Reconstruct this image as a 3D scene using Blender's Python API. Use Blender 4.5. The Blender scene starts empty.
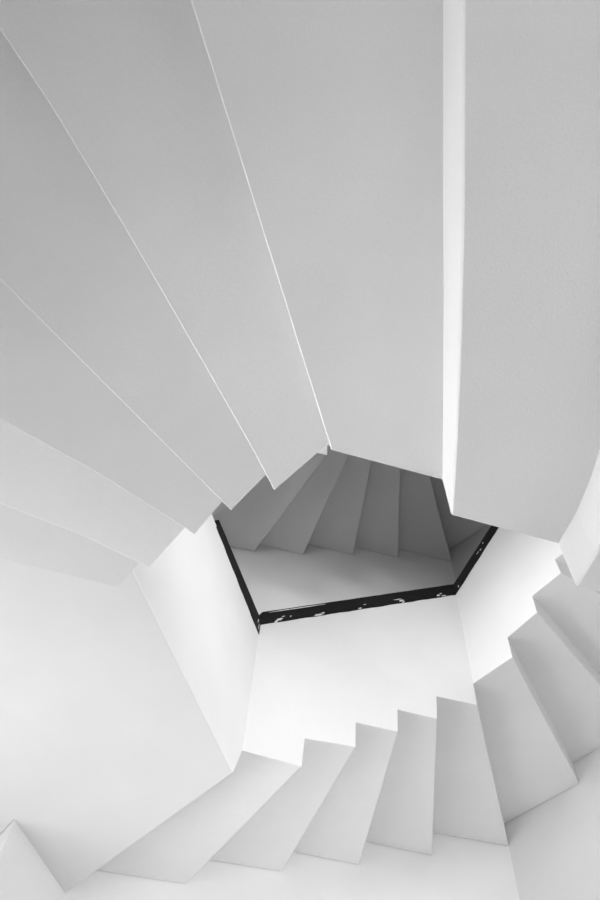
import bpy, bmesh, math, random
from mathutils import Vector, Matrix
random.seed(4)
S = bpy.context.scene
COL = S.collection

# ------------------------------------------------------------------ materials
def plaster(name, lo, hi, bump=0.25, scale=210.0, rough=0.85):
    m = bpy.data.materials.new(name); m.use_nodes = True
    nt = m.node_tree; n = nt.nodes; l = nt.links
    b = n['Principled BSDF']; b.inputs['Roughness'].default_value = rough
    b.inputs['Specular IOR Level'].default_value = 0.15
    tc = n.new('ShaderNodeTexCoord')
    fine = n.new('ShaderNodeTexNoise'); fine.inputs['Scale'].default_value = scale; fine.inputs['Detail'].default_value = 2
    broad = n.new('ShaderNodeTexNoise'); broad.inputs['Scale'].default_value = 2.6; broad.inputs['Detail'].default_value = 4
    l.new(tc.outputs['Object'], fine.inputs['Vector']); l.new(tc.outputs['Object'], broad.inputs['Vector'])
    mix = n.new('ShaderNodeMath'); mix.operation = 'MULTIPLY_ADD'
    mix.inputs[1].default_value = 0.7
    l.new(fine.outputs['Fac'], mix.inputs[0]); l.new(broad.outputs['Fac'], mix.inputs[2])
    r = n.new('ShaderNodeMapRange'); r.inputs['From Min'].default_value = 0.35; r.inputs['From Max'].default_value = 1.35
    r.inputs['To Min'].default_value = lo; r.inputs['To Max'].default_value = hi
    l.new(mix.outputs[0], r.inputs['Value'])
    cmb = n.new('ShaderNodeCombineColor')
    for k in ('Red', 'Green', 'Blue'): l.new(r.outputs['Result'], cmb.inputs[k])
    l.new(cmb.outputs['Color'], b.inputs['Base Color'])
    bp = n.new('ShaderNodeBump'); bp.inputs['Strength'].default_value = bump; bp.inputs['Distance'].default_value = 0.002
    l.new(fine.outputs['Fac'], bp.inputs['Height']); l.new(bp.outputs['Normal'], b.inputs['Normal'])
    return m
PLASTER = plaster('white_plaster', 0.745, 0.845)
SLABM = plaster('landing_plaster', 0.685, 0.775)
PARAM = plaster('parapet_plaster', 0.77, 0.87)
SHADEM = plaster('shaded_plaster', 0.64, 0.74)  # darker plaster copy: the shade on one step put into its colour
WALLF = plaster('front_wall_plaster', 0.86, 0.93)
WALLR = plaster('shaded_wall_plaster', 0.66, 0.75)  # same white wall, darkened in its colour to stand for shade
WALLM = plaster('wall_plaster', 0.78, 0.86)
FLOORM = plaster('floor_screed', 0.62, 0.72, scale=60)
BLACK = plaster('black_paint', 0.010, 0.022, bump=0.5, scale=90, rough=0.55)
FRAMEM = plaster('window_paint', 0.6, 0.65)

# ------------------------------------------------------------------ object helpers
def link(name, bm, mat, parent=None):
    bmesh.ops.recalc_face_normals(bm, faces=bm.faces)
    me = bpy.data.meshes.new(name); bm.to_mesh(me); bm.free()
    o = bpy.data.objects.new(name, me); COL.objects.link(o)
    me.materials.append(mat)
    if parent is not None:
        o.parent = parent
        o.matrix_parent_inverse = Matrix.Translation(-parent.location)
    return o
def thing(name, label, cat, loc):
    o = bpy.data.objects.new(name, None); COL.objects.link(o)
    o.location = loc; o.empty_display_size = 0.2
    o['label'] = label; o['category'] = cat
    return o
def structure(o, label, cat):
    o['kind'] = 'structure'; o['label'] = label; o['category'] = cat
    return o
def loft(bm, rings, cap=True):
    R = [[bm.verts.new(p) for p in r] for r in rings]
    n = len(R[0])
    for a, b in zip(R, R[1:]):
        for i in range(n):
            bm.faces.new((a[i], a[(i+1) % n], b[(i+1) % n], b[i]))
    if cap:
        bm.faces.new(R[0]); bm.faces.new(list(reversed(R[-1])))
def resample(P, n):
    P = [Vector(p) for p in P]
    L = [0]
    for a, b in zip(P, P[1:]): L.append(L[-1] + (b-a).length)
    out = []
    for i in range(n+1):
        s = L[-1]*i/n; j = 0
        while j < len(P)-2 and s > L[j+1]: j += 1
        d = L[j+1]-L[j]
        out.append(P[j].lerp(P[j+1], (s-L[j])/d if d > 1e-9 else 0))
    return out
def at(P, z): return [Vector((p[0], p[1], p[2] if len(p) > 2 else z)) for p in P]

# ------------------------------------------------------------------ one concrete step
BODY = 0.30           # soffit to tread
NS = 14
def step(parent, hi, lo, up=None, ch=0.004, mat=None):
    """hi: inner-to-outer line shared with the lower neighbour, lo: the line shared with the upper one (soffit nosing),
    up: where the riser that climbs from lo meets the next soffit."""
    hi = resample(hi, NS); lo = resample(lo, NS)
    up = resample(up, NS) if up else [p + Vector((0, 0, 0.17)) for p in lo]
    bm = bmesh.new()
    prof = []
    for i in range(NS+1):
        d = (hi[i]-lo[i]); d.z = 0
        if d.length > 1e-6: d.normalize()
        zt = hi[i].z + BODY
        c = lo[i] + d*ch
        e = lo[i].lerp(up[i], ch/0.17)
        prof.append([bm.verts.new(q) for q in (hi[i], c, e, up[i], Vector((up[i].x, up[i].y, zt)), Vector((hi[i].x, hi[i].y, zt)))])
    for a, b in zip(prof, prof[1:]):
        for j in range(6):
            k = (j+1) % 6
            bm.faces.new((a[j], b[j], b[k], a[k]))
    bm.faces.new(prof[0]); bm.faces.new(list(reversed(prof[-1])))
    return link('step', bm, mat or PLASTER, parent)

# ------------------------------------------------------------------ plan of the well (metres; z = 0 is the ground floor)
RISE = 0.17
Z = lambda k: 3.164 + RISE*k          # soffit height of the k-th step overhead
TURN = 18.669*RISE                    # one full turn of the stair
P1 = Vector((-0.412, 3.015, 0)); P2 = Vector((0.787, 3.289, 0)); P3 = Vector((1.45, 2.579, 0))
P3b = Vector((1.20, 1.231, 0)); P4 = Vector((0.007, 0.904, 0)); P5 = Vector((-0.806, 1.882, 0))
WELL = [P1, P2, P3, P3b, P4, P5]      # clockwise seen from above
def offs(i, t):
    """mitred corner i of the well polygon pushed t metres away from the well"""
    a, b, c = WELL[i-1], WELL[i], WELL[(i+1) % 6]
    def nrm(p, q):
        d = (q-p).normalized(); return Vector((-d.y, d.x, 0))
    n1, n2 = nrm(a, b), nrm(b, c)
    m = (n1+n2).normalized()
    return b + m*(t/m.dot(n1))
def lerp_side(i, t, p):
    """plan point p on side i (corner i to i+1), pushed t outward with mitred ends"""
    A, B = WELL[i], WELL[(i+1) % 6]
    s = (Vector((p[0], p[1], 0))-A).dot(B-A)/(B-A).length_squared
    a, b = offs(i, t), offs((i+1) % 6, t)
    return a.lerp(b, s)

def panel(bm, side, outline, t0, t1):
    r0 = []; r1 = []
    for (x, y, z) in outline:
        a = lerp_side(side, t0, (x, y)); b = lerp_side(side, t1, (x, y))
        r0.append(Vector((a.x, a.y, z))); r1.append(Vector((b.x, b.y, z)))
    loft(bm, [r0, r1])
SKIN = 0.008; THICK = 0.10
def parapet(parent, side, saw, ztop0, ztop1, back, skin=True, t0=SKIN, shift=0.0):
    """saw: sawtooth soffit line along the well face; back: stepped line of the treads behind it"""
    A, B = WELL[side], WELL[(side+1) % 6]
    top = [(B.x, B.y, ztop1), (A.x, A.y, ztop0)]
    bm = bmesh.new()
    if skin: panel(bm, side, list(saw)+top, shift, shift+SKIN)
    panel(bm, side, list(back)+top, shift+t0, shift+THICK)
    return link('parapet', bm, PARAM, parent)
def rail(parent, side, b0, t0, b1, t1, proud=0.004, shift=0.0, s0=0.0):
    A, B = WELL[side], WELL[(side+1) % 6]
    bm = bmesh.new()
    n = 24
    bot = []; top = []
    for j in range(n+1):
        i = n*s0 + j*(1-s0)
        p = A.lerp(B, i/n)
        w = 0.0022*math.sin(i*1.7+side)+0.0016*math.sin(i*3.1)
        bot.append((p.x, p.y, b0+(b1-b0)*i/n + w)); top.append((p.x, p.y, t0+(t1-t0)*i/n + w*0.4))
    panel(bm, side, bot+top[::-1], shift-proud, shift+THICK+proud)
    o = link('handrail', bm, BLACK, parent)
    o['label'] = 'matt black painted cap with chipped edges'
    return o

# ------------------------------------------------------------------ 1. flight overhead (nearest the camera)
def ins(p, side, t=SKIN):
    q = lerp_side(side, t, p); return (q.x, q.y)
flight1 = thing('stair_flight', 'nearest flight of broad pale grey stepped undersides filling the top of the view', 'staircase', (0.3, 0.1, 3.164))
DC_lo = [(0.502, 1.039), (0.530, 0.966), (0.551, 0.872), (0.568, 0.75), (0.620, 0.4), (0.70, -0.159)]
CB_lo = [(0.258, 0.972), (0.255, 0.813), (0.250, 0.690), (0.245, 0.55), (0.230, 0.288), (0.204, -0.051), (0.194, -0.297)]
CB_up = [(0.255, 0.971), (0.245, 0.81), (0.237, 0.690), (0.229, 0.55), (0.209, 0.288), (0.186, -0.051), (0.172, -0.303)]
BA = [(-0.014, 0.898), (-0.3, -0.057), (-0.42, -0.465)]
AA2 = [(-0.165, 1.101), (-0.226, 0.969), (-0.444, 0.537), (-0.556, 0.322), (-0.651, 0.146), (-0.742, -0.005), (-0.804, -0.107)]
A23 = [(-0.306, 1.261), (-0.485, 1.054), (-0.738, 0.762), (-0.890, 0.586), (-1.14, 0.297)]
A34 = [(-0.449, 1.447), (-0.732, 1.241), (-1.02, 1.061), (-1.517, 0.751)]
A45 = [(-0.646, 1.686), (-0.892, 1.554), (-1.138, 1.447), (-1.841, 1.14)]
A5L = [(-0.815, 1.888), (-1.027, 1.832), (-1.247, 1.776), (-1.965, 1.595)]
D_hi = [(1.20, 1.231), (1.55, 0.085)]
step(flight1, at(D_hi, Z(0)), at(DC_lo, Z(0)))
step(flight1, at(DC_lo, Z(1)), at(CB_lo, Z(1)), at(CB_up, Z(2)))
step(flight1, at(CB_up, Z(2)), at(BA, Z(2)))
step(flight1, at([(-0.018, 0.955)]+BA[1:-1]+[(-0.49, -0.48)], Z(3)), at(AA2, Z(3)))
step(flight1, at(AA2, Z(4)), at(A23, Z(4)))
step(flight1, at(A23, Z(5)), at(A34, Z(5)))
step(flight1, at(A34, Z(6)), at(A45, Z(6)))
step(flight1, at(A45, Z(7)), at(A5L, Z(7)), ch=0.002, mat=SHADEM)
def stepped_back(pts, zs):
    """pts: plan points along a side in order, zs: tread heights between them"""
    out = []
    for i, z in enumerate(zs):
        out += [(pts[i][0], pts[i][1], z), (pts[i+1][0], pts[i+1][1], z)]
    return out
# low walls over the flight, on the well side (seen only from elsewhere)
back = stepped_back([P3b, (0.502, 1.039), (0.256, 0.971), P4], [Z(0)+BODY, Z(1)+BODY, Z(2)+BODY])
pp = parapet(flight1, 3, back, 4.10, 4.75, back, skin=False, t0=0.0)
rail(pp, 3, 4.10, 4.22, 4.75, 4.87)
back = stepped_back([P4, (-0.165, 1.101), (-0.306, 1.261), (-0.449, 1.447), (-0.646, 1.686), P5], [Z(k)+BODY for k in (3, 4, 5, 6, 7)])
pp = parapet(flight1, 4, back, 4.75, 5.66, back, skin=False, t0=0.05)
rail(pp, 4, 4.75, 4.87, 5.66, 5.74, proud=-0.05)

# ------------------------------------------------------------------ landing on the left
def make_landing(label, z, dz_next, full=True):
    t = thing('stair_landing', label, 'landing', (-1.2, 2.7, z))
    hi = at(A5L, z)
    sp = 1.0
    wall = at([(-1.965, 3.795), (-1.845, 3.785), (-1.468, 3.314), (-1.282, 3.796)], z)
    inner = [Vector((ins((-0.429, 2.966), 5)[0], ins((-0.429, 2.966), 5)[1], z))]
    first = Vector((ins((-0.806, 1.882), 5)[0], ins((-0.806, 1.882), 5)[1], z)); hi[0] = first
    bot = hi + wall + inner
    mid = [p.copy() for p in bot]
    for p in mid: p.z = z + RISE
    o1 = offs(0, SKIN)
    mid[-1] = Vector((o1.x, o1.y, z+dz_next)); mid[-2] = Vector((-1.277, 3.797, z+dz_next))
    top = [Vector((p.x, p.y, z+BODY)) for p in mid]
    bm = bmesh.new(); loft(bm, [bot, mid, top])
    link('slab', bm, SLABM, t)
    return t
landing1 = make_landing('broad white flat underside of the landing at lower left of the view', Z(8), 0.177)
saw = [(P5.x, P5.y, Z(8)), (-0.429, 2.966, Z(8)), (P1.x, P1.y, 4.701)]
back = [(P5.x, P5.y, Z(8)+BODY), (P1.x, P1.y, Z(8)+BODY)]
# side 5 runs P5 -> P1
pp = parapet(landing1, 5, saw, 5.716, 5.60, back)
LEFT_RAIL = rail(pp, 5, 5.712, 5.757, 5.574, 5.702, s0=0.44)

# ------------------------------------------------------------------ 2. flight on the far side of the well
flight2 = thing('stair_flight', 'far flight of narrow fanned steps below the white parapet and black rail', 'staircase', (0.4, 3.6, 4.7))
W1 = (-1.277, 3.797)
O2 = (1.062, 4.350)
HI = [(-0.412, 3.015, 4.701), (-0.128, 3.080, 4.861), (0.121, 3.137, 5.044), (0.342, 3.188, 5.206), (0.563, 3.238, 5.375), (0.787, 3.289, 5.549)]
LO = [(-0.135, 3.078, 4.678), (0.119, 3.136, 4.876), (0.334, 3.186, 5.042), (0.549, 3.235, 5.198), (0.784, 3.289, 5.374)]
HO = [(W1[0], W1[1], 4.672), (-0.724, 3.927, 4.866), (-0.248, 4.040, 5.029), (0.167, 4.139, 5.200), (0.587, 4.239, 5.360), (O2[0], O2[1], 5.545)]
LOO = [(-0.724, 3.927, 4.702), (-0.248, 4.040, 4.892), (0.167, 4.139, 5.034), (0.587, 4.239, 5.197), (O2[0], O2[1], 5.381)]
def q(p, side):
    a = ins(p, side); return (a[0], a[1], p[2])
for i in range(5):
    step(flight2, [q(HI[i], 0), HO[i]], [q(LO[i], 0), LOO[i]], [q(HI[i+1], 0), HO[i+1]])
RHI = [(0.787, 3.289, 5.549), (0.981, 3.082, 5.701), (1.134, 2.918, 5.876), (1.277, 2.766, 6.030)]
RLO = [(0.980, 3.083, 5.530), (1.132, 2.921, 5.722), (1.280, 2.763, 5.885)]
RHO = [(O2[0], O2[1], 5.545), (1.466, 4.003, 5.706), (1.80, 3.713, 5.880), (2.25, 3.322, 6.05)]
RLOO = [(1.466, 4.003, 5.546), (1.80, 3.713, 5.718), (2.25, 3.322, 5.884)]
for i in range(3):
    step(flight2, [q(RHI[i], 1), RHO[i]], [q(RLO[i], 1), RLOO[i]], [q(RHI[i+1], 1), RHO[i+1]])
# turning platform behind the nearest step
bm = bmesh.new()
zz = 6.030
plat = [q((1.277, 2.766, zz), 1), (offs(2, SKIN).x, offs(2, SKIN).y, zz), (P3b.x+.01, P3b.y, zz), (1.55, 0.085, zz), (2.395, 0.31, zz), (2.395, 3.19, zz), (2.25, 3.322, zz)]
loft(bm, [plat, [(x, y, zz+BODY) for x, y, z in plat]])
link('platform', bm, PLASTER, flight2)
# front parapet: P1 -> P2
saw = []
for i in range(5): saw += [HI[i], LO[i]]
saw += [HI[5]]
back = stepped_back(HI, [HO[i][2]+BODY+.012 for i in range(5)])
front = parapet(flight2, 0, saw, 5.665, 6.412, back)
FRONT_RAIL = rail(front, 0, 5.663, 5.782, 6.410, 6.528)
saw = []
for i in range(3): saw += [RHI[i], RLO[i]]
saw += [RHI[3], (P3.x, P3.y, 6.03)]
back = stepped_back(RHI+[(P3.x, P3.y, 0)], [RHO[i][2]+BODY+.012 for i in range(3)]+[6.345])
right = parapet(flight2, 1, saw, 6.412, 7.16, back)
RIGHT_RAIL = rail(right, 1, 6.410, 6.528, 7.15, 7.26)
# chips of bare plaster along the lower edge of the front rail
def chip(parent, side, s, zc, w, h, seed, tilt=0.6):
    rr = random.Random(seed)
    A, B = WELL[side], WELL[(side+1) % 6]
    L = (B-A).length
    pts = []
    n = 11
    for i in range(n):
        a = 2*math.pi*i/n; r = rr.uniform(0.5, 1.0)
        u = math.cos(a)*w*r; v = math.sin(a)*h*r + u*tilt
        p = A.lerp(B, s+u/L)
        pts.append((p.x, p.y, zc+v))
    bm = bmesh.new(); panel(bm, side, pts, -0.0055, -0.0030)
    link('paint_chip', bm, PLASTER, parent)
def rz(s): return 5.663+(6.410-5.663)*s
for j, (s, up, w, h) in enumerate([(0.085, .022, .024, .012), (0.10, .045, .012, .006), (0.135, .035, .005, .007), (0.07, .006, .014, .012),
                                   (0.27, .008, .034, .010), (0.29, .020, .015, .006),
                                   (0.475, .008, .013, .008), (0.50, .04, .012, .003),
                                   (0.675, .040, .030, .005), (0.695, .022, .018, .010), (0.705, .005, .012, .008),
                                   (0.90, .018, .014, .012), (0.915, .032, .010, .006), (0.93, .005, .02, .006)]):
    chip(FRONT_RAIL, 0, s, rz(s)+up, w, h, 11+j)
for j, (s, up, w, h) in enumerate([(0.24, .06, .012, .006), (0.27, .045, .010, .010), (0.30, .075, .006, .008), (0.035, .03, .006, .014)]):
    chip(RIGHT_RAIL, 1, s, 6.41+0.745*s+up, w, h, 70+j)
# glint of light painted as a pale strip along the upper edge of the front rail
A, B = P1, P2
bm = bmesh.new()
o = []
for s, d in ((0.03, 0.0), (0.10, 0.0025), (0.2, 0.003), (0.3, 0.0)):
    o.append((s, d))
pts = [(A.lerp(B, s).x, A.lerp(B, s).y, rz(s)+0.104-d) for s, d in o] + [(A.lerp(B, s).x, A.lerp(B, s).y, rz(s)+0.106+d) for s, d in reversed(o)]
panel(bm, 0, pts, -0.0055, -0.003)
link('rail_glint', bm, PLASTER, FRONT_RAIL)
for j, (s, up, w, h) in enumerate([(0.97, .06, .006, .02), (0.985, .03, .004, .03)]):
    chip(LEFT_RAIL, 5, s, 5.59+up, w, h, 40+j, tilt=-0.1)

# ------------------------------------------------------------------ 3. the next turn, seen up through the well
landing2 = make_landing('shaded upper landing slab glimpsed over the black rail on the left of the well', Z(8)+TURN, 0.17)
flight3 = thing('stair_flight', 'uppermost flight of dark shaded steps seen through the well above the black rail', 'staircase', (0.4, 3.6, 7.87))
USH = -0.088          # the upper flight's inner face stands a little further into the well
DI = [(-0.392, 2.932), (-0.100, 2.996), (0.105, 3.043), (0.318, 3.092), (0.562, 3.147), (0.764, 3.200)]
DO = [W1, (-0.679, 3.938), (-0.272, 4.035), (0.160, 4.137), (0.564, 4.234), O2]
DZ = [7.868, 8.050, 8.225, 8.360, 8.510, 8.690]
DZo = [7.92, 8.045, 8.228, 8.352, 8.492, 8.690]
for i in range(5):
    a = lerp_side(0, USH+SKIN, DI[i]); b = lerp_side(0, USH+SKIN, DI[i+1])
    step(flight3, [(a[0], a[1], DZ[i]), (*DO[i], DZo[i])], [(b[0], b[1], DZ[i]), (*DO[i+1], DZo[i])], [(b[0], b[1], DZ[i+1]), (*DO[i+1], DZo[i+1])])
for i in range(3):
    dz = TURN-0.03
    f = lambda p: (p[0], p[1], p[2]+dz)
    h = [f(q(RHI[i], 1)), f(RHO[i])] if i else [(b.x, b.y, DZ[5]), (*O2, DZo[5])]
    step(flight3, h, [f(q(RLO[i], 1)), f(RLOO[i])], [f(q(RHI[i+1], 1)), f(RHO[i+1])])
saw = []
for i in range(5): saw += [(*DI[i], DZ[i]), (*DI[i+1], DZ[i])]
saw += [(*DI[5], DZ[5])]
back = stepped_back([(*p, 0) for p in DI], [DZo[i]+BODY+.06 for i in range(5)])
pp = parapet(flight3, 0, saw, 5.665+TURN, 6.412+TURN, back, shift=USH)
rail(pp, 0, 5.663+TURN, 5.78+TURN, 6.41+TURN, 6.53+TURN, shift=USH)
saw = []
dz = TURN-0.03
for i in range(3): saw += [(*RHI[i][:2], RHI[i][2]+dz), (*RLO[i][:2], RLO[i][2]+dz)]
saw += [(*RHI[3][:2], RHI[3][2]+dz), (P3.x, P3.y, 6.03+dz)]
back = stepped_back(RHI+[(P3.x, P3.y, 0)], [RHO[i][2]+BODY+.012+dz for i in range(3)]+[6.345+dz])
pp = parapet(flight3, 1, saw, 6.412+TURN, 7.16+TURN, back)
rail(pp, 1, 6.410+TURN, 6.528+TURN, 7.15+TURN, 7.26+TURN)
saw = [(P5.x, P5.y, Z(8)+TURN), (-0.429, 2.966, Z(8)+TURN), (P1.x, P1.y, Z(8)+TURN+0.17)]
back = [(P5.x, P5.y, Z(8)+BODY+TURN), (P1.x, P1.y, Z(8)+BODY+TURN)]
pp = parapet(landing2, 5, saw, 5.716+TURN, 5.60+TURN, back)
rail(pp, 5, 5.712+TURN, 5.757+TURN, 5.584+TURN, 5.702+TURN)

# ------------------------------------------------------------------ the room shell
TOP = 10.6
def wall(name, a, b, label, t=0.14, z0=0.0, z1=TOP, ext=(0.0, 0.0), mat=None):
    a = Vector((a[0], a[1], 0)); b = Vector((b[0], b[1], 0)); d = (b-a).normalized()
    n = Vector((-d.y, d.x, 0))           # outward when walked clockwise seen from above
    a2 = a-d*ext[0]; b2 = b+d*ext[1]
    pts = [a, b, b2+n*t, a2+n*t]
    bm = bmesh.new(); loft(bm, [[(p.x, p.y, z0) for p in pts], [(p.x, p.y, z1) for p in pts]])
    return structure(link(name, bm, mat or WALLM), label, 'wall')
W_a = (-1.283, 3.800); W_b = (1.064, 4.355); W_c = (2.4, 3.196); W_d = (2.4, 0.307); W_e = (-0.49, -0.484); W_f = (-1.97, 1.296)
wall('wall_front', W_a, W_b, 'smooth white outer wall behind the far flight of steps', ext=(0, .1), mat=WALLF)
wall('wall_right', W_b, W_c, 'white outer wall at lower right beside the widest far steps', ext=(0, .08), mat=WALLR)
wall('wall_side', W_c, W_d, 'plain white wall closing the stairwell on the right', ext=(.0, .0))
wall('wall_back', W_d, W_e, 'plain white wall behind the nearest flight', ext=(.0, .0))
wall('wall_corner', W_e, W_f, 'white slanted wall where the nearest flight ends at the left')
bm = bmesh.new()
pier = [(-1.97, 3.80), (-1.85, 3.79), (-1.466, 3.316), (-1.283, 3.800), (-1.33, 3.95), (-2.11, 3.95), (-2.11, 3.80)]
loft(bm, [[(x, y, 0) for x, y in pier], [(x, y, TOP) for x, y in pier]])
structure(link('wall_pier', bm, WALLM), 'white wall corner jutting in at the bottom left under the landing', 'wall')
# window wall on the left, one tall opening under the landing
bm = bmesh.new()
def box(bm, x0, x1, y0, y1, z0, z1):
    loft(bm, [[(x0, y0, z0), (x1, y0, z0), (x1, y1, z0), (x0, y1, z0)], [(x0, y0, z1), (x1, y0, z1), (x1, y1, z1), (x0, y1, z1)]])
wy0, wy1, wz0, wz1 = 1.55, 3.45, 0.70, 4.00
box(bm, -2.11, -1.97, 1.296, wy0, 0, TOP); box(bm, -2.11, -1.97, wy1, 3.80, 0, TOP)
box(bm, -2.11, -1.97, wy0, wy1, 0, wz0); box(bm, -2.11, -1.97, wy0, wy1, wz1, TOP)
structure(link('wall_left', bm, WALLM), 'white wall on the left with the tall window under the landing', 'wall')
bm = bmesh.new()
for (y0, y1, z0, z1) in ((wy0, wy0+.05, wz0, wz1), (wy1-.05, wy1, wz0, wz1), (wy0+.05, wy1-.05, wz0, wz0+.05), (wy0+.05, wy1-.05, wz1-.05, wz1)):
    box(bm, -2.08, -2.03, y0, y1, z0, z1)
structure(link('window_1', bm, FRAMEM), 'tall window in the left wall below the landing', 'window')
poly = [W_a, W_b, W_c, W_d, W_e, W_f, (-1.97, 3.80), (-1.85, 3.79), (-1.466, 3.316)]
bm = bmesh.new(); loft(bm, [[(x, y, -0.12) for x, y in poly], [(x, y, 0) for x, y in poly]])
structure(link('floor', bm, FLOORM), 'pale ground floor at the foot of the stairwell', 'floor')
bm = bmesh.new(); loft(bm, [[(x, y, TOP) for x, y in poly], [(x, y, TOP+.12) for x, y in poly]])
structure(link('ceiling', bm, WALLM), 'ceiling closing the top of the stairwell', 'ceiling')

# ------------------------------------------------------------------ light
def area(name, loc, target, sx, sy, power, spread=180):
    d = bpy.data.lights.new(name, 'AREA'); d.shape = 'RECTANGLE'; d.size = sx; d.size_y = sy; d.energy = power
    d.spread = math.radians(spread)
    o = bpy.data.objects.new(name, d); COL.objects.link(o)
    o.location = loc
    o.rotation_euler = (Vector(target)-Vector(loc)).to_track_quat('-Z', 'Y').to_euler()
    return o
area('window_daylight', (-2.02, 2.45, 2.35), (0, 2.5, 2.4), 1.7, 3.0, 34.5)
area('window_upper_pane', (-2.02, 2.45, 3.7), (0, 2.4, 3.7), 1.7, 0.5, 10.0)
area('window_fill', (-1.9, 2.5, 2.8), (1.6, 2.8, 4.6), 1.2, 1.4, 3.0, 60)  # extra beam added in front of the window to lift the right-hand soffits
area('riser_fill', (-1.75, 1.75, 2.9), (0.55, 0.4, 3.2), 1.0, 0.7, 3.6, 54)  # invented source, added to brighten the left-facing risers
area('well_fill', (0.3, 1.1, 5.6), (0.2, 3.2, 4.95), 0.9, 0.6, 12.4, 130)  # unseen fill added above the near flight to brighten the parapets
area('well_fill_left', (-0.3, 1.7, 6.0), (1.1, 2.8, 4.9), 0.5, 0.5, 2.0, 100)  # added fill inside the well, aimed at the right parapet
area('well_fill_left_beam', (-0.45, 1.65, 5.6), (1.4, 2.5, 6.1), 0.4, 0.5, 5.6, 90)  # beam put in to lift the far end of the right parapet
area('well_fill_right', (1.15, 1.5, 5.6), (-0.7, 2.3, 5.0), 0.5, 0.5, 1.15, 60)  # added narrow fill that brightens the left parapet
area('right_low_fill', (1.6, 0.75, 1.3), (-0.3, 2.8, 4.6), 1.2, 1.6, 9.9)  # added low fill from the right, no entrance is built there
area('front_wall_fill', (0.3, -0.1, 1.6), (0.3, 4.2, 4.2), 1.0, 0.8, 3.6, 45)  # fill added beside the camera for the lower front wall
area('back_low_fill', (0.4, -0.2, 1.2), (0, 4, 4.2), 1.0, 1.6, 2.9, 60)  # second added fill behind the camera, no doorway is built
area('right_side_fill', (2.3, 2.0, 3.6), (-0.9, 3.75, 4.2), 0.8, 0.7, 4.9, 60)  # added fill from the right, the side wall has no opening
area('upper_wall_fill', (-0.55, 1.8, 7.2), (-0.5, 4.1, 7.0), 0.5, 0.4, 2.4, 80)  # unseen fill added to lift the upper outer wall
area('upper_wall_fill_beam', (-0.5, 1.75, 7.75), (-0.3, 4.1, 6.8), 0.6, 0.4, 1.5, 80)  # downward beam added for the upper wall, sparing the dark soffits
area('upper_parapet_fill', (-0.2, 1.6, 8.45), (-0.2, 3.0, 8.15), 0.4, 0.3, 1.3, 50)  # dedicated fill put in to brighten the upper flight's parapet
w = bpy.data.worlds.new('world'); S.world = w; w.use_nodes = True
w.node_tree.nodes['Background'].inputs['Color'].default_value = (1, 1, 1, 1)
w.node_tree.nodes['Background'].inputs['Strength'].default_value = 0.0

# ------------------------------------------------------------------ camera
cd = bpy.data.cameras.new('camera'); cam = bpy.data.objects.new('camera', cd); COL.objects.link(cam)
cd.sensor_fit = 'VERTICAL'; cd.sensor_height = 36.0; cd.lens = 884.03*36/900
cd.clip_start = 0.02
cam.matrix_world = Matrix(((0.99894, -0.01964, 0.04159, 0), (0.0, -0.90422, -0.42707, 0), (0.046, 0.42662, -0.90326, 1.6), (0, 0, 0, 1)))
S.camera = cam
S.view_settings.view_transform = 'Standard'
S.view_settings.look = 'None'
S.view_settings.exposure = -0.03
